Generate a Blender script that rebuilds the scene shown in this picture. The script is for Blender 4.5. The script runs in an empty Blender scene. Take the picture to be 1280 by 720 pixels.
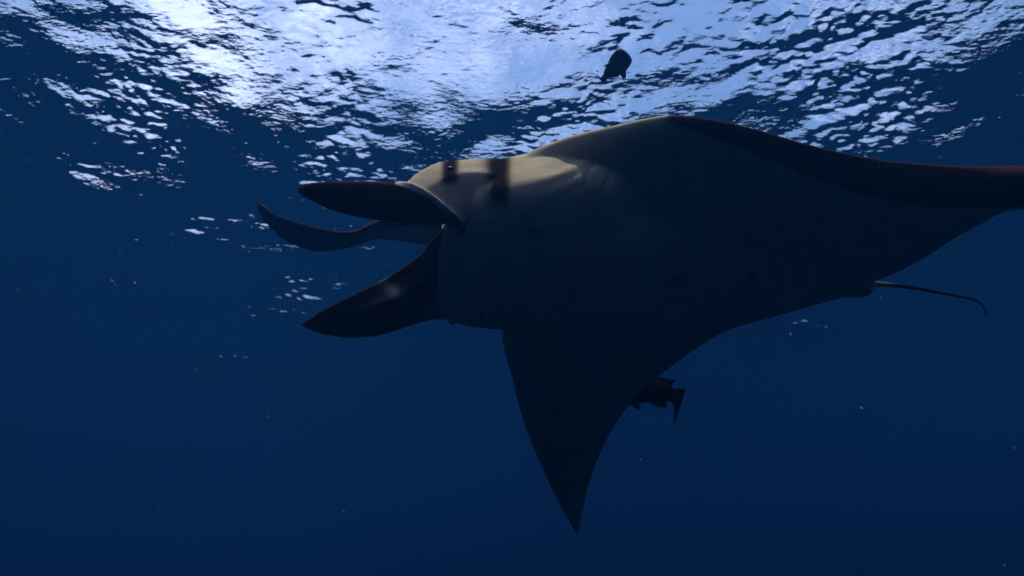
import bpy, math, random
import numpy as np
from mathutils import Vector, Matrix
from mathutils.bvhtree import BVHTree

random.seed(7)
rng = np.random.default_rng(11)
sc = bpy.context.scene
COL = sc.collection
R = math.radians

# ------------------------------------------------------------------ camera
CAM_Z = -8.0                       # metres below the mean water level
PITCH = R(27.0)
HFOV = R(75.0)
cam_d = bpy.data.cameras.new('camera')
cam = bpy.data.objects.new('camera', cam_d)
COL.objects.link(cam)
cam.location = (0, 0, CAM_Z)
cam.rotation_euler = (math.pi / 2 + PITCH, 0, 0)
cam_d.angle = HFOV
cam_d.dof.use_dof = True
cam_d.dof.focus_distance = 3.4
cam_d.dof.aperture_fstop = 2.6
cam_d.clip_start = 0.05
cam_d.clip_end = 2000
sc.camera = cam

# ------------------------------------------------------------------ sky
SUN_EL, SUN_AZ = R(79), R(-40)     # azimuth from +Y (the view direction), negative = left
world = bpy.data.worlds.new('World')
sc.world = world
world.use_nodes = True
wn, wl = world.node_tree.nodes, world.node_tree.links
wn.clear()
out = wn.new('ShaderNodeOutputWorld')
bg = wn.new('ShaderNodeBackground')
sky = wn.new('ShaderNodeTexSky')
sky.sky_type = 'NISHITA'
sky.sun_disc = False
sky.sun_elevation = SUN_EL
sky.sun_rotation = SUN_AZ
sky.altitude = 0
sky.air_density = 1.0
sky.dust_density = 1.0
sky.ozone_density = 3.0
bg.inputs['Strength'].default_value = 0.15
# added cloud over the whole sky, its bright patch standing in for sun glow
tc = wn.new('ShaderNodeTexCoord')
cn = wn.new('ShaderNodeTexNoise')
cn.inputs['Scale'].default_value = 2.4
cm = wn.new('ShaderNodeMapping')
cm.inputs['Location'].default_value = (0.3, 0.0, 0.0)
cn.inputs['Detail'].default_value = 5
cn.inputs['Roughness'].default_value = 0.62
cr = wn.new('ShaderNodeMapRange')
cr.inputs['From Min'].default_value = 0.46
cr.inputs['From Max'].default_value = 0.70
cr.inputs['To Min'].default_value = 0.0
cr.inputs['To Max'].default_value = 0.62
mx = wn.new('ShaderNodeMix')
mx.data_type = 'RGBA'
GLOW_CLOUD = (14.0, 13.2, 15.5, 1)
mx.inputs[7].default_value = GLOW_CLOUD
wl.new(tc.outputs['Generated'], cm.inputs['Vector'])
wl.new(cm.outputs['Vector'], cn.inputs['Vector'])
wl.new(cn.outputs['Fac'], cr.inputs['Value'])
wl.new(cr.outputs['Result'], mx.inputs[0])
wl.new(sky.outputs['Color'], mx.inputs[6])
wl.new(mx.outputs[2], bg.inputs['Color'])
wl.new(bg.outputs['Background'], out.inputs['Surface'])

# ------------------------------------------------------------------ sun
sd = bpy.data.lights.new('sun', 'SUN')
sd.energy = 5.0
sd.angle = R(0.53)
sd.color = (1.0, 0.87, 0.68)
sun = bpy.data.objects.new('sun', sd)
COL.objects.link(sun)
sdir = Vector((math.sin(SUN_AZ) * math.cos(SUN_EL), math.cos(SUN_AZ) * math.cos(SUN_EL), math.sin(SUN_EL)))
sun.rotation_euler = sdir.to_track_quat('Z', 'Y').to_euler()

# ------------------------------------------------------------------ exposure, engine
vs = sc.view_settings
sc.display_settings.display_device = 'sRGB'
vs.view_transform = 'Standard'
vs.look = 'None'
vs.gamma = 1.0
vs.exposure = 1.12
vs.use_curve_mapping = False
sc.render.engine = 'CYCLES'
cy = sc.cycles
cy.use_denoising = True
cy.max_bounces = 6
cy.volume_bounces = 2
cy.glossy_bounces = 3
cy.transmission_bounces = 4
cy.diffuse_bounces = 3
cy.transparent_max_bounces = 12
cy.caustics_refractive = False
cy.caustics_reflective = False
cy.sample_clamp_indirect = 4.0

# ------------------------------------------------------------------ helpers
def tag(o, label=None, cat=None, group=None, kind=None):
    if label: o['label'] = label
    if cat: o['category'] = cat
    if group: o['group'] = group
    if kind: o['kind'] = kind
    return o

def empty(name, loc):
    o = bpy.data.objects.new(name, None)
    o.empty_display_size = 0.1
    o.location = loc
    COL.objects.link(o)
    return o

def mesh_np(name, V, F):
    """mesh from an (n,3) array and an (m,4) quad array"""
    me = bpy.data.meshes.new(name)
    V = np.asarray(V, dtype=np.float32); F = np.asarray(F, dtype=np.int32)
    me.vertices.add(len(V)); me.vertices.foreach_set('co', V.ravel())
    k = F.shape[1]
    me.loops.add(F.size); me.loops.foreach_set('vertex_index', F.ravel())
    me.polygons.add(len(F)); me.polygons.foreach_set('loop_start', np.arange(0, F.size, k, dtype=np.int32))
    me.update(calc_edges=True); me.validate()
    me.polygons.foreach_set('use_smooth', np.ones(len(me.polygons), dtype=bool))
    return me

def link(name, me, mat=None, parent=None):
    o = bpy.data.objects.new(name, me)
    if mat: me.materials.append(mat)
    COL.objects.link(o)
    if parent:
        o.parent = parent
        o.matrix_parent_inverse = Matrix.Translation(-parent.location)
    return o

def material(name):
    m = bpy.data.materials.new(name); m.use_nodes = True
    n, l = m.node_tree.nodes, m.node_tree.links
    n.clear()
    return m, n, l, n.new('ShaderNodeOutputMaterial')

# a survey frame for measuring the animals: axes of the picture, in metres
FPX = 640 / math.tan(HFOV / 2)
C0 = np.array([0, 0, CAM_Z])
AX = np.array([1.0, 0, 0])
AU = np.array([0, -math.sin(PITCH), math.cos(PITCH)])
AF = np.array([0, math.cos(PITCH), math.sin(PITCH)])

def P(px, py, d):
    return C0 + d * (AX * (px - 640) / FPX + AU * (360 - py) / FPX + AF)

def pix(V):
    q = np.asarray(V) - C0
    d = q @ AF
    return 640 + FPX * (q @ AX) / d, 360 - FPX * (q @ AU) / d

def spline(K, t):
    """Catmull-Rom through rows of K at t in 0..1 (uniform)"""
    K = np.asarray(K, dtype=float); n = len(K) - 1
    t = np.clip(np.asarray(t) * n, 0, n - 1e-9)
    i = t.astype(int); f = (t - i)[:, None]
    p0, p1, p2, p3 = K[np.maximum(i - 1, 0)], K[i], K[i + 1], K[np.minimum(i + 2, n)]
    return 0.5 * ((2 * p1) + (-p0 + p2) * f + (2 * p0 - 5 * p1 + 4 * p2 - p3) * f ** 2 + (-p0 + 3 * p1 - 3 * p2 + p3) * f ** 3)

def foil(u):
    y = 0.2969 * np.sqrt(u) - 0.126 * u - 0.3516 * u ** 2 + 0.2843 * u ** 3 - 0.1036 * u ** 4
    return y / 0.10003

def lens(u):
    return np.sqrt(np.clip(1 - (2 * u - 1) ** 2, 0, 1))

def blade(stations, nv, nu, prof, edge=0.008, camber=None):
    """closed loft. station = (A xyz, B xyz, thickness on the belly side, thickness on the back side)
    returns V, F, and per vertex u, v, side (+1 belly, -1 back)"""
    K = np.array([np.concatenate([s[0], s[1], [s[2], s[3]]]) for s in stations])
    v = np.linspace(0, 1, nv)
    S = spline(K, v)
    A, B, tv, td = S[:, :3], S[:, 3:6], S[:, 6], S[:, 7]
    u = 0.5 - 0.5 * np.cos(np.linspace(0, math.pi, nu))
    M = A[:, None] * (1 - u)[None, :, None] + B[:, None] * u[None, :, None]
    if camber is not None:
        M = M + camber(u, v)
    dv = np.gradient(M, axis=0); du = np.gradient(M, axis=1)
    N = np.cross(du, dv)
    # one steady normal for each station keeps the thickness direction clean
    ln = np.linalg.norm(N, axis=2, keepdims=True)
    N = N / np.maximum(ln, 1e-9)
    Nm = N[:, nu // 3: 2 * nu // 3].mean(axis=1)
    for _ in range(4):
        Nm[1:-1] = (Nm[:-2] + Nm[1:-1] + Nm[2:]) / 3
    Nm /= np.linalg.norm(Nm, axis=1, keepdims=True)
    # belly side looks towards the viewer's side (-AF)
    sgn = np.sign(-(Nm @ AF).mean())
    Nm *= sgn
    h = prof(u)
    e = edge * np.sqrt(np.clip(np.sin(np.pi * np.linspace(0, 1, nu)), 0, 1))
    top = M + Nm[:, None] * (np.maximum(tv[:, None] * h[None], e[None]))[..., None]
    bot = M - Nm[:, None] * (np.maximum(td[:, None] * h[None], e[None]))[..., None]
    ring = np.concatenate([top, bot[:, -2:0:-1]], axis=1)          # nv x (2nu-2)
    m = ring.shape[1]
    uu = np.concatenate([u, u[-2:0:-1]])
    sd_ = np.concatenate([np.ones(nu), -np.ones(nu - 2)])
    V = ring.reshape(-1, 3)
    U = np.tile(uu, nv); VV = np.repeat(v, m); SD = np.tile(sd_, nv)
    i = np.arange(nv - 1)[:, None]; j = np.arange(m)[None]
    F = np.stack([i * m + j, i * m + (j + 1) % m, (i + 1) * m + (j + 1) % m, (i + 1) * m + j], -1).reshape(-1, 4)
    # caps: strips across
    caps = []
    for base in (0, (nv - 1) * m):
        for q in range(nu - 1):
            a, b = q, q + 1
            c, d_ = (m - q) % m, (m - q - 1) % m
            quad = [base + a, base + b, base + d_, base + c]
            if len(set(quad)) == 4: caps.append(quad)
            elif q == 0: caps.append([base + 0, base + 1, base + m - 1, base + m - 1])
    F = np.concatenate([F, np.array([c for c in caps if len(set(c)) == 4]).reshape(-1, 4)])
    return V, F, U, VV, SD

def tube(points, radii, ns=10, nv=60, squash=None):
    K = np.array([list(p) + [r] for p, r in zip(points, radii)])
    S = spline(K, np.linspace(0, 1, nv))
    C, r = S[:, :3], np.maximum(S[:, 3], 0.0008)
    T = np.gradient(C, axis=0); T /= np.linalg.norm(T, axis=1, keepdims=True)
    ref = AF
    X = np.cross(T, ref); X /= np.linalg.norm(X, axis=1, keepdims=True)
    Y = np.cross(T, X)
    a = np.linspace(0, 2 * math.pi, ns, endpoint=False)
    sx, sy = squash or (1, 1)
    V = C[:, None] + r[:, None, None] * (sx * np.cos(a)[None, :, None] * X[:, None] + sy * np.sin(a)[None, :, None] * Y[:, None])
    i = np.arange(nv - 1)[:, None]; j = np.arange(ns)[None]
    F = np.stack([i * ns + j, i * ns + (j + 1) % ns, (i + 1) * ns + (j + 1) % ns, (i + 1) * ns + j], -1).reshape(-1, 4)
    V = V.reshape(-1, 3)
    caps = []
    for base in (0, (nv - 1) * ns):
        for q in range(ns // 2 - 1):
            caps.append([base + q, base + q + 1, base + ns - 2 - q, base + ns - 1 - q])
    return V, np.concatenate([F, np.array(caps)])

def fuse(parts, voxel, smooth=5, factor=0.5):
    """parts: list of (V, F, colours). One continuous skin by voxel remesh; colours carried over from the nearest source face."""
    Vs, Fs, Cs, o = [], [], [], 0
    for V, F, c in parts:
        Vs.append(V); Fs.append(F + o); Cs.append(c); o += len(V)
    V = np.concatenate(Vs); F = np.concatenate(Fs); Cc = np.concatenate(Cs)
    me = mesh_np('source', V, F)
    ob = bpy.data.objects.new('source', me); COL.objects.link(ob)
    md = ob.modifiers.new('r', 'REMESH'); md.mode = 'VOXEL'; md.voxel_size = voxel; md.use_smooth_shade = True
    sm = ob.modifiers.new('s', 'SMOOTH'); sm.factor = factor; sm.iterations = smooth
    dg = bpy.context.evaluated_depsgraph_get()
    res = bpy.data.meshes.new_from_object(ob.evaluated_get(dg))
    bvh = BVHTree.FromPolygons([tuple(p) for p in V], [tuple(int(q) for q in f) for f in F])
    bpy.data.objects.remove(ob)
    n = len(res.vertices)
    co = np.empty(n * 3, dtype=np.float32); res.vertices.foreach_get('co', co); co = co.reshape(-1, 3)
    idx = np.empty(n, dtype=int); loc = np.empty((n, 3))
    for k in range(n):
        l, _, i, _ = bvh.find_nearest(co[k])
        idx[k] = i; loc[k] = l
    fv = F[idx]
    w = 1.0 / (np.linalg.norm(V[fv] - loc[:, None], axis=2) + 1e-5)
    w /= w.sum(1, keepdims=True)
    col = (Cc[fv] * w[..., None]).sum(1)
    return res, co.astype(float), col

def put_colour(me, col):
    a = me.color_attributes.new('skin', 'FLOAT_COLOR', 'POINT')
    c = np.ones((len(me.vertices), 4), dtype=np.float32); c[:, :3] = col
    a.data.foreach_set('color', c.ravel())
    me.polygons.foreach_set('use_smooth', np.ones(len(me.polygons), dtype=bool))

def sstep(a, b, x):
    t = np.clip((np.asarray(x, float) - a) / (b - a), 0, 1)
    return t * t * (3 - 2 * t)

# ------------------------------------------------------------------ materials
def skin_material(name, rough=0.7, spec=0.0, mottle=0.22, scale=9.0):
    m, n, l, o = material(name)
    b = n.new('ShaderNodeBsdfPrincipled')
    at = n.new('ShaderNodeAttribute'); at.attribute_name = 'skin'
    t = n.new('ShaderNodeTexCoord')
    no = n.new('ShaderNodeTexNoise'); no.inputs['Scale'].default_value = scale; no.inputs['Detail'].default_value = 6
    no.inputs['Roughness'].default_value = 0.65
    mr = n.new('ShaderNodeMapRange'); mr.inputs['From Min'].default_value = 0.3; mr.inputs['From Max'].default_value = 0.7
    mr.inputs['To Min'].default_value = 1 - mottle; mr.inputs['To Max'].default_value = 1.0 + mottle * 0.3
    mu = n.new('ShaderNodeMix'); mu.data_type = 'RGBA'; mu.blend_type = 'MULTIPLY'; mu.inputs[0].default_value = 1
    fine = n.new('ShaderNodeTexNoise'); fine.inputs['Scale'].default_value = 160; fine.inputs['Detail'].default_value = 3
    bp = n.new('ShaderNodeBump'); bp.inputs['Strength'].default_value = 0.18; bp.inputs['Distance'].default_value = 0.004
    l.new(t.outputs['Object'], no.inputs['Vector']); l.new(t.outputs['Object'], fine.inputs['Vector'])
    l.new(no.outputs['Fac'], mr.inputs['Value'])
    l.new(at.outputs['Color'], mu.inputs[6]); l.new(mr.outputs['Result'], mu.inputs[7])
    l.new(mu.outputs[2], b.inputs['Base Color'])
    l.new(fine.outputs['Fac'], bp.inputs['Height']); l.new(bp.outputs['Normal'], b.inputs['Normal'])
    b.inputs['Roughness'].default_value = rough
    b.inputs['Specular IOR Level'].default_value = spec      # wet skin under water: hardly any index step
    l.new(b.outputs['BSDF'], o.inputs['Surface'])
    return m

SKIN = skin_material('manta_skin')
FISH = skin_material('fish_skin', 0.5, 0.05, 0.5, 30)

# ------------------------------------------------------------------ water surface
def build_water():
    m, n, l, o = material('water_surface')
    # the water-to-air boundary: mirror beyond the critical angle, clear inside it
    fr = n.new('ShaderNodeFresnel'); fr.inputs['IOR'].default_value = 1.333
    t = n.new('ShaderNodeTexCoord')
    n1 = n.new('ShaderNodeTexNoise'); n1.inputs['Scale'].default_value = 8.5; n1.inputs['Detail'].default_value = 2; n1.inputs['Roughness'].default_value = 0.5
    mp = n.new('ShaderNodeMapping'); mp.inputs['Scale'].default_value = (0.6, 1.0, 1.0); mp.inputs['Rotation'].default_value = (0, 0, R(12))
    bp = n.new('ShaderNodeBump'); bp.inputs['Strength'].default_value = 1.0; bp.inputs['Distance'].default_value = 0.017
    l.new(t.outputs['Object'], mp.inputs['Vector']); l.new(mp.outputs['Vector'], n1.inputs['Vector'])
    l.new(n1.outputs['Fac'], bp.inputs['Height'])
    l.new(bp.outputs['Normal'], fr.inputs['Normal'])
    gl = n.new('ShaderNodeBsdfGlossy'); gl.inputs['Roughness'].default_value = 0.0
    gl.inputs['Color'].default_value = (1, 1, 1, 1)
    l.new(bp.outputs['Normal'], gl.inputs['Normal'])
    rf = n.new('ShaderNodeBsdfRefraction'); rf.inputs['IOR'].default_value = 1.333; rf.inputs['Roughness'].default_value = 0.0
    l.new(bp.outputs['Normal'], rf.inputs['Normal'])
    tr = n.new('ShaderNodeBsdfTransparent')
    through = n.new('ShaderNodeMixShader'); through.inputs[0].default_value = 0.52     # share passing straight on
    l.new(rf.outputs[0], through.inputs[1]); l.new(tr.outputs[0], through.inputs[2])
    mix = n.new('ShaderNodeMixShader')
    l.new(fr.outputs[0], mix.inputs[0]); l.new(through.outputs[0], mix.inputs[1]); l.new(gl.outputs[0], mix.inputs[2])
    l.new(mix.outputs[0], o.inputs['Surface'])

    def axis(lo, hi, d0, core_lo, core_hi, g):
        a = list(np.arange(core_lo, core_hi, d0))
        d = d0
        while a[-1] < hi: d *= g; a.append(a[-1] + d)
        b = []; x = core_lo; d = d0
        while x > lo: d *= g; x -= d; b.append(x)
        return np.array(b[::-1] + a)
    X = axis(-150, 150, 0.036, -14, 14, 1.03)
    Y = axis(-150, 150, 0.036, 5.0, 24, 1.03)
    DX, DY = np.gradient(X), np.gradient(Y)
    SP = np.maximum(DX[None], DY[:, None]).astype(np.float32)
    def waves(comps):
        H = np.zeros((3, len(Y), len(X)), dtype=np.float32)
        for lam, th, a, ph in comps:
            k = 2 * math.pi / lam
            ex = np.exp(1j * (k * math.cos(th) * X + ph)).astype(np.complex64)
            ey = np.exp(1j * k * math.sin(th) * Y).astype(np.complex64)
            E = (a * np.clip(lam / SP - 2.5, 0, 1)) * (ey[:, None] * ex[None])
            H[0] += E.real
            H[1] -= math.cos(th) * E.imag
            H[2] -= math.sin(th) * E.imag
        return H
    def bank(nc, l0, l1, main, spread, slope):
        c = []
        for i in range(nc):
            lam = l0 * (l1 / l0) ** rng.random()
            th = main + spread * rng.standard_normal()
            a = slope * math.sqrt(2 / nc) * lam / (2 * math.pi)
            c.append((lam, th, a, rng.random() * 2 * math.pi))
        return c
    big = waves(bank(26, 2.0, 9.0, R(70), R(40), 0.044))
    mid = waves(bank(60, 0.6, 2.0, R(75), R(60), 0.074))
    small = waves(bank(150, 0.12, 0.60, R(80), R(55), 0.112))
    patch = waves(bank(20, 2.0, 6.0, R(60), R(90), 1.0))[0]; patch = patch / patch.std()
    gust = np.clip(0.62 + 0.60 * patch + 0.30 * big[0] / big[0].std(), 0.10, 1.75)
    D = big + mid + small * gust[None]
    H = D[0]
    CH = 0.75
    # one steeper breaking wavelet further out
    gx, gy = X[None] + 5.9, Y[:, None] - 16.2
    env = np.exp(-(gx / .75) ** 2 - (gy / .55) ** 2)
    H = H + (env * (.044 * np.sin(11 * gy + 3.0 * gx + 2.0 * np.sin(4 * gx)) + .014 * np.sin(23 * gy - 9 * gx))).astype(np.float32)
    V = np.stack([X[None] + CH * D[1], Y[:, None] + CH * D[2], H], -1).reshape(-1, 3)
    nx, ny = len(X), len(Y)
    i = np.arange(ny - 1)[:, None]; j = np.arange(nx - 1)[None]
    F = np.stack([i * nx + j, i * nx + j + 1, (i + 1) * nx + j + 1, (i + 1) * nx + j], -1).reshape(-1, 4)
    w = link('water', mesh_np('water', V, F), m)
    tag(w, 'rippled sea surface seen from below with bright sky window', None, None, 'structure')
    print('water', nx, ny, 'slope rms', np.gradient(H, axis=0)[200:500, 200:800].std() / 0.036)
    return float(np.abs(H).max())

WAVE_MAX = build_water()

# ------------------------------------------------------------------ sea floor far below
def build_floor():
    m, n, l, o = material('deep_sand')
    b = n.new('ShaderNodeBsdfPrincipled')
    no = n.new('ShaderNodeTexNoise'); no.inputs['Scale'].default_value = 0.25; no.inputs['Detail'].default_value = 6
    rp = n.new('ShaderNodeValToRGB')
    rp.color_ramp.elements[0].color = (0.05, 0.05, 0.045, 1); rp.color_ramp.elements[1].color = (0.12, 0.11, 0.09, 1)
    t = n.new('ShaderNodeTexCoord')
    l.new(t.outputs['Object'], no.inputs['Vector']); l.new(no.outputs['Fac'], rp.inputs[0]); l.new(rp.outputs[0], b.inputs['Base Color'])
    b.inputs['Roughness'].default_value = 0.95
    l.new(b.outputs[0], o.inputs['Surface'])
    g = np.linspace(-150, 150, 61)
    XX, YY = np.meshgrid(g, g)
    Z = -42 + 1.2 * np.sin(XX * 0.07) * np.cos(YY * 0.05) + 0.5 * np.sin(XX * 0.21 + YY * 0.17)
    V = np.stack([XX, YY, Z], -1).reshape(-1, 3)
    i = np.arange(60)[:, None]; j = np.arange(60)[None]
    F = np.stack([i * 61 + j, i * 61 + j + 1, (i + 1) * 61 + j + 1, (i + 1) * 61 + j], -1).reshape(-1, 4)
    tag(link('seabed', mesh_np('seabed', V, F), m), 'dark sandy sea floor far below the rays', None, None, 'structure')
build_floor()

# ------------------------------------------------------------------ the water itself
def build_haze():
    m, n, l, o = material('sea_water')
    pv = n.new('ShaderNodeVolumePrincipled')
    pv.inputs['Color'].default_value = (0.0030, 0.0270, 0.0860, 1)
    pv.inputs['Absorption Color'].default_value = (0.0, 0.02, 0.10, 1)
    pv.inputs['Density'].default_value = 0.084
    pv.inputs['Density Attribute'].default_value = ''
    pv.inputs['Anisotropy'].default_value = 0.3
    l.new(pv.outputs[0], o.inputs['Volume'])
    m.cycles.homogeneous_volume = True
    s, zb, zt = 160, -45.5, WAVE_MAX + 0.1
    V = [(x, y, z) for z in (zb, zt) for y in (-s, s) for x in (-s, s)]
    F = [(0, 2, 3, 1), (4, 5, 7, 6), (0, 1, 5, 4), (2, 6, 7, 3), (0, 4, 6, 2), (1, 3, 7, 5)]
    me = mesh_np('haze', V, F)
    me.polygons.foreach_set('use_smooth', np.zeros(6, dtype=bool))
    tag(link('haze', me, m), 'clear deep blue sea water around the rays', None, None, 'stuff')
build_haze()

# ------------------------------------------------------------------ manta ray
WHITE = np.array([0.74, 0.62, 0.43])
DARK = np.array([0.085, 0.042, 0.036])

def lerp(a, b, t):
    t = np.asarray(t, float)[..., None]
    return a * (1 - t) + b * t

def near_manta():
    st = []
    def S(lx, ly, ld, tx, ty, td_, tv, td2): st.append((P(lx, ly, ld), P(tx, ty, td_), tv, td2))
    # far (lower) wing from its tip up
    S(720, 667, 5.20, 723, 667, 5.22, .010, .010)
    S(701, 634, 4.98, 737, 602, 5.04, .022, .020)
    S(681, 594, 4.72, 759, 549, 4.82, .034, .030)
    S(663, 552, 4.44, 792, 500, 4.62, .048, .042)
    S(649, 510, 4.18, 850, 450, 4.45, .070, .060)
    S(639, 470, 3.95, 920, 407, 4.34, .105, .090)
    S(631, 440, 3.78, 1000, 380, 4.26, .150, .130)
    S(626, 414, 3.68, 1062, 369, 4.24, .190, .170)
    # trunk
    S(628, 350, 3.55, 1082, 366, 4.22, .235, .240)
    S(632, 280, 3.46, 1088, 360, 4.20, .245, .250)
    S(648, 205, 3.48, 1092, 355, 4.16, .215, .200)
    # near (upper) wing out to its tip
    S(692, 180, 3.48, 1100, 350, 4.08, .190, .150)
    S(760, 161, 3.40, 1118, 343, 3.96, .150, .115)
    S(835, 147, 3.31, 1142, 331, 3.82, .110, .095)
    S(920, 157, 3.22, 1170, 314, 3.64, .120, .045)
    S(1010, 182, 3.16, 1198, 296, 3.42, .120, .030)
    S(1100, 200, 3.04, 1228, 280, 3.16, .110, .022)
    S(1195, 207, 2.88, 1262, 264, 2.92, .090, .018)
    S(1290, 206, 2.68, 1325, 258, 2.66, .060, .016)
    S(1380, 203, 2.40, 1398, 246, 2.46, .016, .014)
    S(1455, 214, 2.30, 1460, 226, 2.31, .010, .010)
    V, F, U, VV, SD = blade(st, 150, 60, foil, edge=0.014)
    px, py = pix(V)
    # skin: belly white, back dark, dark leading edge band on the near wing
    band = np.interp(VV, np.array([0, 12.3, 13.0, 14, 15, 16, 17, 18, 20]) / 20, [-.1, -.1, .015, .085, .19, .34, .75, 1.2, 1.2])
    dark_v = 1 - sstep(band - .012, band + .012, U)
    back = (SD < 0) & (U > np.interp(VV * 20, [8, 9, 13, 14, 15], [.018, .16, .14, .06, .018]))
    dk = np.where(back, 1.0, dark_v)
    # the back's dark colour keeps off the shoulder rim
    col = lerp(WHITE, DARK, dk)
    parts = [(V, F, col)]

    # ---- head: a flattened barrel that ends in the open mouth
    secs = [  # top y, bottom y at x, depth, half thickness
        (800, 192, 385, 3.62, .16), (740, 176, 402, 3.55, .24), (690, 181, 412, 3.49, .30), (645, 190, 415, 3.45, .315),
        (605, 199, 411, 3.43, .265), (582, 208, 408, 3.40, .22), (566, 228, 404, 3.35, .19), (556, 262, 400, 3.34, .15),
        (552, 284, 396, 3.335, .12), (558, 300, 388, 3.335, .085), (590, 312, 380, 3.37, .07), (640, 325, 370, 3.42, .04)]
    ns = 48
    a = np.linspace(0, 2 * math.pi, ns, endpoint=False)
    K = []
    for x, y0, y1, d, b in secs:
        c = P(x, (y0 + y1) / 2, d)
        K.append(np.concatenate([c, [(y1 - y0) / 2 / FPX * d, b]]))
    S_ = spline(np.array(K), np.linspace(0, 1, 70))
    # cross-section: flank sloping back to the top edge, a soft cheek ridge, flat belly, rounded back
    prof = np.array([(1.0, .30), (.80, -.28), (.54, -.88), (.22, -.98), (-.35, -.74), (-.80, -.36), (-1.0, .16), (-.72, .74), (-.1, 1.05), (.60, .92), (.93, .66)])
    kk = np.concatenate([prof, prof[:1]])
    tt = np.linspace(0, 1, ns, endpoint=False) * len(prof)
    ii = tt.astype(int); ff = (tt - ii)[:, None]; nP = len(prof)
    q0, q1, q2, q3 = prof[(ii - 1) % nP], prof[ii % nP], prof[(ii + 1) % nP], prof[(ii + 2) % nP]
    pr = 0.5 * (2 * q1 + (-q0 + q2) * ff + (2 * q0 - 5 * q1 + 4 * q2 - q3) * ff ** 2 + (-q0 + 3 * q1 - 3 * q2 + q3) * ff ** 3)
    HV = S_[:, None, :3] + S_[:, 3][:, None, None] * pr[None, :, 0, None] * AU + S_[:, 4][:, None, None] * pr[None, :, 1, None] * AF
    nv = len(S_)
    i = np.arange(nv - 1)[:, None]; j = np.arange(ns)[None]
    HF = np.stack([i * ns + j, i * ns + (j + 1) % ns, (i + 1) * ns + (j + 1) % ns, (i + 1) * ns + j], -1).reshape(-1, 4)
    caps = []
    for base in (0, (nv - 1) * ns):
        for q in range(ns // 2 - 1):
            caps.append([base + q, base + q + 1, base + ns - 2 - q, base + ns - 1 - q])
    HF = np.concatenate([HF, np.array(caps)])
    HV = HV.reshape(-1, 3)
    hz = np.tile(pr[:, 1], nv); hu = np.tile(pr[:, 0], nv); sec = np.repeat(np.linspace(0, len(secs) - 1, nv), ns)
    hx, hy = pix(HV)
    hc = np.repeat(WHITE[None], len(HV), 0)
    dorsal = sstep(0.40, 0.62, hz)                                   # back of the head
    collar = sstep(606, 616, hx) * (1 - sstep(632, 640, hx)) * (1 - sstep(236, 262, hy))
    hc = lerp(hc, DARK, np.clip(np.maximum(dorsal, collar * 0.93), 0, 1))
    inside = sec > 8.6
    hc[inside] = DARK * 0.6
    parts.append((HV, HF, hc))

    # ---- near (upper) cephalic lobe: cheek that carries the eye, then the dark blade
    ck = [(P(655, 203, 3.50), P(640, 300, 3.36), .12, .12), (P(610, 198, 3.46), P(612, 292, 3.30), .13, .12), (P(575, 199, 3.40), P(598, 286, 3.24), .12, .10),
          (P(545, 203, 3.32), P(586, 280, 3.19), .095, .08), (P(520, 216, 3.22), P(574, 276, 3.15), .065, .05), (P(503, 229, 3.10), P(560, 272, 3.12), .03, .03)]
    CV, CF, CU, CVV, CSD = blade(ck, 50, 36, lambda u: np.where(u < .40, (u / .40) ** .88, np.cos((u - .40) / .60 * math.pi / 2) ** .7), 0.006)
    cx, cyy = pix(CV)
    cc = np.repeat(WHITE[None], len(CV), 0)
    collar = sstep(606, 616, cx) * (1 - sstep(632, 640, cx)) * (1 - sstep(236, 262, cyy))
    eye = (1 - sstep(7, 13, np.abs(cx - 563))) * (1 - sstep(224, 232, cyy))
    grey = 0.0 * cx
    cdk = np.clip(np.maximum.reduce([collar * .93, eye * .95, grey, np.where((CSD < 0) & (CU > .10), 1.0, 0)]), 0, 1)
    parts.append((CV, CF, lerp(cc, DARK, cdk)))

    f1 = [(P(550, 240, 3.24), P(596, 280, 3.30), .02, .03), (P(506, 230, 3.09), P(576, 280, 3.15), .036, .04), (P(470, 226.5, 3.02), P(525, 280, 3.07), .042, .04),
          (P(432, 226, 2.96), P(468, 275, 3.00), .040, .036), (P(400, 227, 2.91), P(420, 265, 2.93), .034, .03), (P(380, 230, 2.88), P(391, 252, 2.89), .022, .02),
          (P(371, 236, 2.87), P(374, 243, 2.87), .010, .010)]
    FV, FF, FU, FVV, FSD = blade(f1, 70, 26, lens, 0.010)
    fc = np.repeat(DARK[None], len(FV), 0)
    rim = (1 - sstep(.02, .10, FU)) * (1 - sstep(.20, .34, FVV)) * (FSD > 0)
    parts.append((FV, FF, lerp(fc, WHITE, rim * 0.0)))
    # pale ridge where the blade folds out of the cheek
    rV, rF = tube([P(497, 228, 3.07), P(515, 233, 3.07), P(540, 247, 3.075), P(562, 264, 3.09), P(580, 277, 3.12)], [.009, .017, .018, .013, .004], 12, 80)
    parts.append((rV, rF, np.repeat(WHITE[None], len(rV), 0)))

    # ---- far (lower) cephalic lobe
    f2 = [(P(604, 300, 3.24), P(602, 402, 3.34), .04, .05), (P(564, 281, 3.20), P(558, 400, 3.33), .045, .05), (P(543, 296, 3.20), P(538, 401, 3.32), .045, .05),
          (P(520, 322, 3.27), P(512, 408, 3.34), .045, .045), (P(482, 347, 3.24), P(478, 419, 3.29), .042, .04), (P(442, 367, 3.20), P(442, 423, 3.24), .036, .035),
          (P(405, 386, 3.17), P(410, 420, 3.19), .026, .025), (P(382, 400, 3.15), P(388, 413, 3.16), .014, .014), (P(374, 405, 3.14), P(377, 408, 3.14), .008, .008)]
    def fold(u, v):
        w = 0.05 * np.sin(np.pi * u)[None] * np.sin(np.pi * np.clip(v * 1.1, 0, 1))[:, None]
        w = w - 0.13 * np.exp(-((u - .46) / .22) ** 2)[None] * np.exp(-((v - .47) / .13) ** 2)[:, None]  # bulge added to catch the sun under the painted highlight
        return w[..., None] * AF
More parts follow.
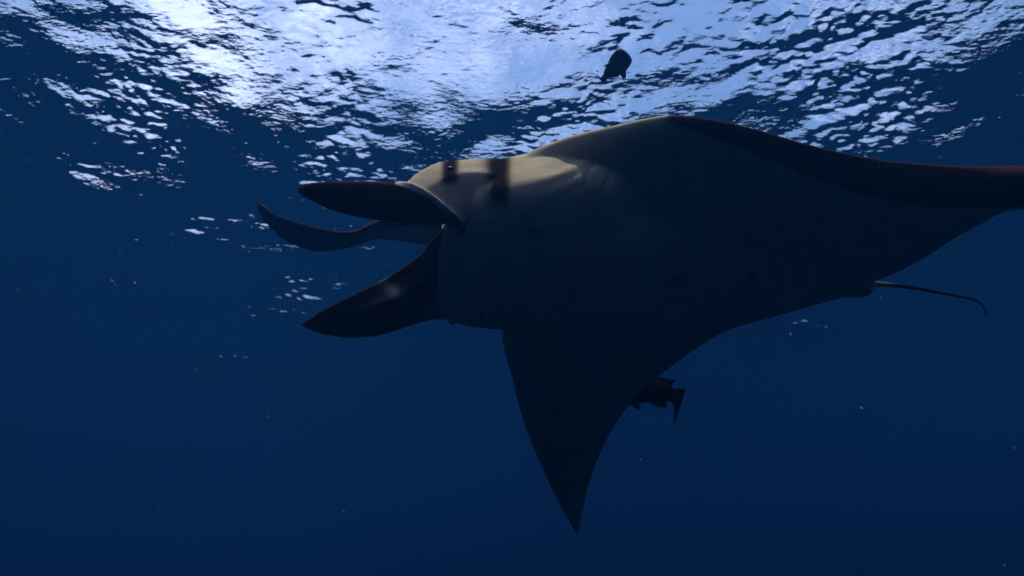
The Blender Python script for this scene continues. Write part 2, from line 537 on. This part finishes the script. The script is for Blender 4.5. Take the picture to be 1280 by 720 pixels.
    GV, GF, GU, GVV, GSD = blade(f2, 80, 28, lens, 0.010, camber=fold)
    gx, gy = pix(GV)
    gc = np.repeat(DARK[None], len(GV), 0)
    lit_streak = np.exp(-(((gx - 490) * .75 + (gy - 362) * .66) / 20) ** 2 - ((-(gx - 490) * .66 + (gy - 362) * .75) / 6) ** 2)  # sunlit highlight on the fin fold, painted into the skin colour
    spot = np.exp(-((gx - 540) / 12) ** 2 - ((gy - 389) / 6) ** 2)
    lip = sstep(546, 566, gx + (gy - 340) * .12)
    gc = lerp(gc, WHITE, np.clip((lit_streak * .95 + spot * .9 + lip * .95) * (GSD > 0), 0, 1))
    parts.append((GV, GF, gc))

    # ---- pelvic fins and root of the tail
    pv = [(P(1040, 352, 4.16), P(1046, 371, 4.20), .05, .04), (P(1075, 356, 4.20), P(1072, 372, 4.22), .035, .03), (P(1090, 354, 4.22), P(1086, 369, 4.24), .014, .014), (P(1094, 354, 4.24), P(1091, 358, 4.24), .010, .010)]
    QV, QF, *_ = blade(pv, 24, 14, lens, 0.010)
    parts.append((QV, QF, np.repeat((WHITE * .55)[None], len(QV), 0)))
    # small back fin
    bf = [(P(1035, 340, 4.30), P(1085, 352, 4.34), .02, .02), (P(1052, 342, 4.42), P(1090, 351, 4.44), .016, .016), (P(1072, 346, 4.50), P(1092, 350, 4.50), .010, .010)]
    BV, BF, *_ = blade(bf, 16, 12, lens, 0.010)
    parts.append((BV, BF, np.repeat(DARK[None], len(BV), 0)))

    me, co, col = fuse(parts, 0.0100, smooth=6, factor=0.5)
    # gill slits and folds: grooves in the belly skin
    x, y = pix(co)
    nrm = np.empty(len(co) * 3, dtype=np.float32); me.vertex_normals.foreach_get('vector', nrm); nrm = nrm.reshape(-1, 3).astype(float)
    facing = np.einsum('ij,ij->i', nrm, (C0 - co) / np.linalg.norm(C0 - co, axis=1, keepdims=True)) > -0.1
    groove = np.zeros(len(co)); dark = np.zeros(len(co))
    slits = [(741, 206, 733, 246, .55), (764, 216, 755, 258, .6), (789, 222, 778, 268, .5), (811, 233, 801, 276, .4), (834, 246, 822, 282, .3),
             (706, 384, 713, 349, .5), (731, 382, 737, 343, .4), (752, 377, 760, 342, .4), (776, 375, 780, 339, .3), (794, 368, 801, 338, .3)]
    for cx0, cy0, cx1, cy1, amp in slits:
        dx, dy = cx1 - cx0, cy1 - cy0; L = math.hypot(dx, dy)
        t = ((x - cx0) * dx + (y - cy0) * dy) / L ** 2
        s = ((x - cx0) * dy - (y - cy0) * dx) / L + 5 * np.sin(np.pi * np.clip(t, 0, 1))
        g = amp * np.exp(-(s / 2.6) ** 2) * sstep(-.08, .1, t) * (1 - sstep(.9, 1.08, t)) * facing
        groove += g; dark += g * 0.4
        groove -= 0.7 * amp * np.exp(-((s - 8) / 5) ** 2) * sstep(-.08, .2, t) * (1 - sstep(.8, 1.08, t)) * facing
    # soft wrinkles on the shoulder
    wr = np.sin((x * .32 + y * .95) * .30 + 2.2 * np.sin(x * .037 + y * .02)) * np.exp(-((x - 700) / 42) ** 2 - ((y - 212) / 26) ** 2) * facing
    co2 = co - nrm * (0.009 * groove - 0.0035 * wr)[:, None]
    me.vertices.foreach_set('co', co2.astype(np.float32).ravel())
    # dark collar and eye patch on the near flank
    wob = 3 * np.sin(y * .16) + 2 * np.sin(y * .37 + 1)
    flank = 1 - sstep(246, 274, y)
    dark += 0.95 * sstep(596, 622, x + wob * .5) * (1 - sstep(630, 643, x)) * flank * (facing | (y < 200))
    dark += 0.9 * (1 - sstep(2, 13, np.abs(x - 562 + (y - 210) * .1))) * (1 - sstep(226, 236, y))
    col = lerp(col, np.repeat(np.array([[.020, .017, .018]]), len(col), 0), np.clip(dark, 0, 1)); dark = np.zeros(len(co))
    # pale line where the near head lobe folds out of the cheek, dark lobe below it
    poly = np.array([(496, 227), (515, 232.5), (540, 247), (562, 264), (582, 279)], float)
    dist = np.full(len(co), 1e9); side = np.zeros(len(co))
    for (ax_, ay_), (bx_, by_) in zip(poly[:-1], poly[1:]):
        dx, dy = bx_ - ax_, by_ - ay_; L2 = dx * dx + dy * dy
        t = np.clip(((x - ax_) * dx + (y - ay_) * dy) / L2, 0, 1)
        dd = np.hypot(x - ax_ - t * dx, y - ay_ - t * dy)
        sgn_ = np.sign((x - ax_) * dy - (y - ay_) * dx)          # negative = below and left of the line
        better = dd < dist
        side = np.where(better, sgn_ * dd, side); dist = np.where(better, dd, dist)
    zone = facing & (x > 494) & (x < 582) & (dist < 14) & ((co - C0) @ AF < 3.2)
    pale = (1 - sstep(2.6, 4.6, dist)) * (1 - .75 * sstep(545, 572, x))
    col = np.where((zone & (side < 0))[:, None], lerp(np.repeat(DARK[None], len(col), 0), np.repeat(np.array([[.86, .82, .70]]), len(col), 0), pale), col)
    col = np.where((zone & (side >= 0))[:, None], lerp(np.repeat(WHITE[None], len(col), 0), np.repeat(np.array([[.86, .82, .70]]), len(col), 0), pale), col)
    # a few grey belly spots
    for sx, sy, r in ((850, 350, 10), (668, 291, 11), (940, 345, 5)):
        dark += 0.5 * np.exp(-((x - sx) ** 2 + (y - sy) ** 2 * 2.2) / r ** 2) * facing
    col = lerp(col, np.repeat(DARK[None], len(col), 0), np.clip(dark, 0, 1))
    # ---- tail whip, joined on
    tV, tF = tube([P(1070, 352, 4.22), P(1095, 355, 4.25), P(1130, 358, 4.32), P(1165, 364, 4.40), P(1196, 370, 4.46), P(1218, 375, 4.50), P(1229, 383, 4.52), P(1232.5, 396, 4.53)],
                  [.030, .018, .013, .010, .009, .0075, .006, .003], 10, 90)
    nb = len(me.vertices); nf = len(me.polygons)
    q = np.empty(nf * 4, dtype=np.int32); me.loops.foreach_get('vertex_index', q)
    V = np.concatenate([co2, tV]); F = np.concatenate([q.reshape(-1, 4), tF + nb])
    tx, ty = pix(tV)
    tcol = lerp(np.repeat((WHITE * .45)[None], len(tV), 0), np.repeat(np.array([[.025, .02, .02]]), len(tV), 0), sstep(1098, 1130, tx))
    col = np.concatenate([col, tcol])
    root = empty('manta_ray', P(860, 330, 3.8))
    tag(root, 'large manta ray with white belly and dark curled head lobes gliding under the surface', 'manta ray')
    bm_ = mesh_np('manta_body', V, F); put_colour(bm_, col)
    link('body', bm_, SKIN, root)
    # eyes
    em, n, l, o = material('eye')
    b = n.new('ShaderNodeBsdfPrincipled'); b.inputs['Base Color'].default_value = (.012, .010, .010, 1); b.inputs['Roughness'].default_value = .3; b.inputs['Specular IOR Level'].default_value = .08
    l.new(b.outputs[0], o.inputs['Surface'])
    for p in (P(563, 213, 3.255), P(566, 402, 3.60)):
        a1 = np.linspace(0, math.pi, 13); a2 = np.linspace(0, 2 * math.pi, 20, endpoint=False)
        V = np.array([p + .022 * np.array([math.sin(s) * math.cos(t), math.sin(s) * math.sin(t), .8 * math.cos(s)]) for s in np.clip(a1, .02, math.pi - .02) for t in a2])
        i = np.arange(12)[:, None]; j = np.arange(20)[None]
        F = np.stack([i * 20 + j, (i + 1) * 20 + j, (i + 1) * 20 + (j + 1) % 20, i * 20 + (j + 1) % 20], -1).reshape(-1, 4)
        link('eye', mesh_np('eye', V, F), em, root)
    return root
near_manta()

# ------------------------------------------------------------------ second ray behind, seen end on
def far_manta():
    D = 5.6
    st = []
    def S(lx, ly, ld, tx, ty, td_, tv, td2): st.append((P(lx, ly, D + ld), P(tx, ty, D + td_), tv, td2))
    S(321, 248, .05, 323, 252, .07, .010, .010)
    S(328, 256, -.02, 327, 271, .08, .014, .012)
    S(340, 266, -.08, 340, 286, .12, .018, .016)
    S(363, 275, -.14, 362, 304, .18, .024, .02)
    S(391, 284, -.18, 394, 314, .24, .03, .028)
    S(424, 291, -.24, 424, 312, .34, .04, .036)
    S(448, 290, -.30, 449, 305, .50, .045, .04)
    S(474, 278, -.40, 474, 298.5, .75, .055, .05)
    S(520, 270, -.55, 522, 304, 1.0, .08, .07)
    S(610, 280, -.75, 620, 318, 1.3, .14, .13)
    S(690, 290, -.80, 690, 322, 1.4, .20, .18)
    S(770, 288, -.75, 760, 318, 1.3, .14, .13)
    S(850, 280, -.55, 840, 304, 1.1, .09, .08)
    S(920, 272, -.40, 915, 290, .80, .05, .05)
    S(975, 268, -.20, 972, 280, .45, .03, .03)
    S(1010, 272, .05, 1008, 278, .15, .010, .010)
    K = blade(st, 120, 40, foil, 0.014)
    V, F, U, VV, SD = K
    # which side looks down is the belly
    col = np.repeat(DARK[None], len(V), 0)
    belly = sstep(.40, .5, VV) * (1 - sstep(.86, .95, VV)) * (SD > 0) * (U > .08)
    col = lerp(col, np.repeat((WHITE * .8)[None], len(V), 0), belly)
    parts = [(V, F, col)]
    hd = [(P(640, 296, D + .2), P(742, 296, D + .2), .17, .17), (P(646, 300, D - .7), P(736, 300, D - .7), .15, .14), (P(650, 302, D - 1.0), P(732, 302, D - 1.0), .10, .10), (P(664, 302, D - 1.1), P(718, 302, D - 1.1), .04, .04)]
    hv, hf, *_ = blade(hd, 30, 20, lens, .01)
    parts.append((hv, hf, np.repeat(DARK[None], len(hv), 0)))
    for sx in (-1, 1):
        x0 = 691 + sx * 40
        fv, ff, *_ = blade([(P(x0 - 12, 298, D - .8), P(x0 + 12, 304, D - .8), .03, .03), (P(x0 - 12, 302, D - 1.15), P(x0 + 12, 314, D - 1.15), .03, .03), (P(x0 - 6 - sx * 6, 310, D - 1.4), P(x0 + 6 - sx * 6, 322, D - 1.4), .012, .012)], 24, 14, lens, .01)
        parts.append((fv, ff, np.repeat(DARK[None], len(fv), 0)))
    tV, tF = tube([P(690, 316, D + 1.2), P(694, 320, D + 1.8), P(700, 322, D + 2.6)], [.03, .02, .012], 10, 40)
    parts.append((tV, tF, np.repeat(DARK[None], len(tV), 0)))
    me, co, c = fuse(parts, 0.014, 4, .5)
    put_colour(me, c)
    root = empty('manta_ray', P(690, 304, D))
    tag(root, 'second manta ray mostly hidden behind the large one, only its dark wing tip showing', 'manta ray')
    link('body', me, SKIN, root)
far_manta()

# ------------------------------------------------------------------ fishes
def fish_body(spine, radii, squash, col):
    V, F = tube(spine, radii, 16, 40, squash)
    return V, F, np.repeat(np.array(col)[None], len(V), 0)

def fin(st, col, nv=14):
    V, F, *_ = blade(st, nv, 10, lens, 0.004)
    return V, F, np.repeat(np.array(col)[None], len(V), 0)

def remora():
    d = 4.74
    c = (.05, .042, .038)
    parts = [fish_body([P(748, 499, d), P(762, 494, d), P(788, 488, d), P(812, 487, d), P(828, 490, d), P(838, 493, d), P(843, 495, d)],
                       [.03, .075, .098, .092, .072, .050, .034], (1.0, .75), c)]
    parts.append(fin([(P(832, 486, d), P(836, 501, d), .018, .018), (P(842, 486, d), P(842, 507, d), .012, .012), (P(850, 485, d), P(842, 520, d), .009, .009), (P(858, 485, d), P(842, 535, d), .007, .007)], c, 24))   # forked tail
    parts.append(fin([(P(800, 480, d), P(838, 489, d), .016, .016), (P(808, 474, d), P(842, 479, d), .009, .009), (P(818, 471, d), P(846, 475, d), .007, .007)], c))   # back fin
    parts.append(fin([(P(800, 496, d), P(832, 498, d), .016, .016), (P(812, 504, d), P(834, 504, d), .009, .009), (P(822, 509, d), P(835, 509, d), .007, .007)], c))    # anal fin
    parts.append(fin([(P(776, 497, d), P(792, 500, d), .016, .016), (P(788, 506, d), P(800, 506, d), .009, .009), (P(797, 512, d), P(803, 511, d), .007, .007)], c))    # chest fin
    parts.append(fin([(P(752, 489, d), P(778, 481, d), .035, .035), (P(753, 486, d), P(779, 478, d), .028, .028)], (.03, .026, .024)))   # sucker plate on the head
    me, co, col = fuse(parts, 0.005, 3, .5)
    put_colour(me, col)
    o = link('remora', me, FISH)
    tag(o, 'small dark remora with forked tail sticking out behind the lower wing', 'fish')
remora()

def surface_fish():
    d = 6.1
    c = (.035, .033, .036)
    parts = [fish_body([P(783.5, 66, d - .1), P(781, 69, d - .08), P(775, 77, d), P(768, 85, d + .05), P(761, 91, d + .1), P(757, 95, d + .12)],
                       [.035, .085, .098, .085, .055, .03], (1.0, .62), c)]
    parts.append(fin([(P(757, 89, d + .1), P(763, 96, d + .1), .02, .02), (P(753, 94, d + .14), P(759, 99, d + .14), .012, .012), (P(748, 99, d + .17), P(758, 106, d + .17), .006, .006)], c))   # tail
    parts.append(fin([(P(768, 86, d), P(781, 78, d), .018, .018), (P(774, 92, d + .02), P(783, 88, d + .02), .010, .010), (P(778, 100, d + .04), P(783, 97, d + .04), .008, .008)], c))   # under fin
    parts.append(fin([(P(757, 84, d), P(768, 76, d), .015, .015), (P(752, 84, d), P(762, 77, d), .006, .006)], c))                                                        # back fin
    me, co, col = fuse(parts, 0.008, 3, .5)
    put_colour(me, col)
    tag(link('reef_fish', me, FISH), 'stubby dark fish silhouetted against the bright rippled surface', 'fish')
surface_fish()

# ------------------------------------------------------------------ drifting specks
def specks():
    m, n, l, o = material('plankton')
    b = n.new('ShaderNodeBsdfPrincipled')
    no = n.new('ShaderNodeTexNoise'); no.inputs['Scale'].default_value = 2
    rp = n.new('ShaderNodeValToRGB'); rp.color_ramp.elements[0].color = (.35, .38, .33, 1); rp.color_ramp.elements[1].color = (.7, .68, .6, 1)
    l.new(no.outputs['Fac'], rp.inputs[0]); l.new(rp.outputs[0], b.inputs['Base Color'])
    l.new(b.outputs[0], o.inputs['Surface'])
    V, F = [], []
    r = np.random.default_rng(3)
    for k in range(150):
        dd = 1.2 + 7 * r.random()
        p = P(-200 + 1680 * r.random(), -100 + 920 * r.random(), dd)
        if p[2] > -.6: continue
        s = .0009 + .0016 * r.random() ** 2
        b0 = len(V)
        ax = r.standard_normal((3, 3)); q, _ = np.linalg.qr(ax)
        for v in ((1, 0, 0), (-1, 0, 0), (0, 1, 0), (0, -1, 0), (0, 0, 1), (0, 0, -1)):
            V.append(p + s * (q @ (np.array(v) * np.array([1.6, 1, .7]))))
        for f in ((0, 2, 4), (2, 1, 4), (1, 3, 4), (3, 0, 4), (2, 0, 5), (1, 2, 5), (3, 1, 5), (0, 3, 5)):
            F.append([b0 + q_ for q_ in f])
    tag(link('plankton', mesh_np('plankton', np.array(V), np.array(F)), m), 'fine pale specks drifting in the water', None, None, 'stuff')
specks()
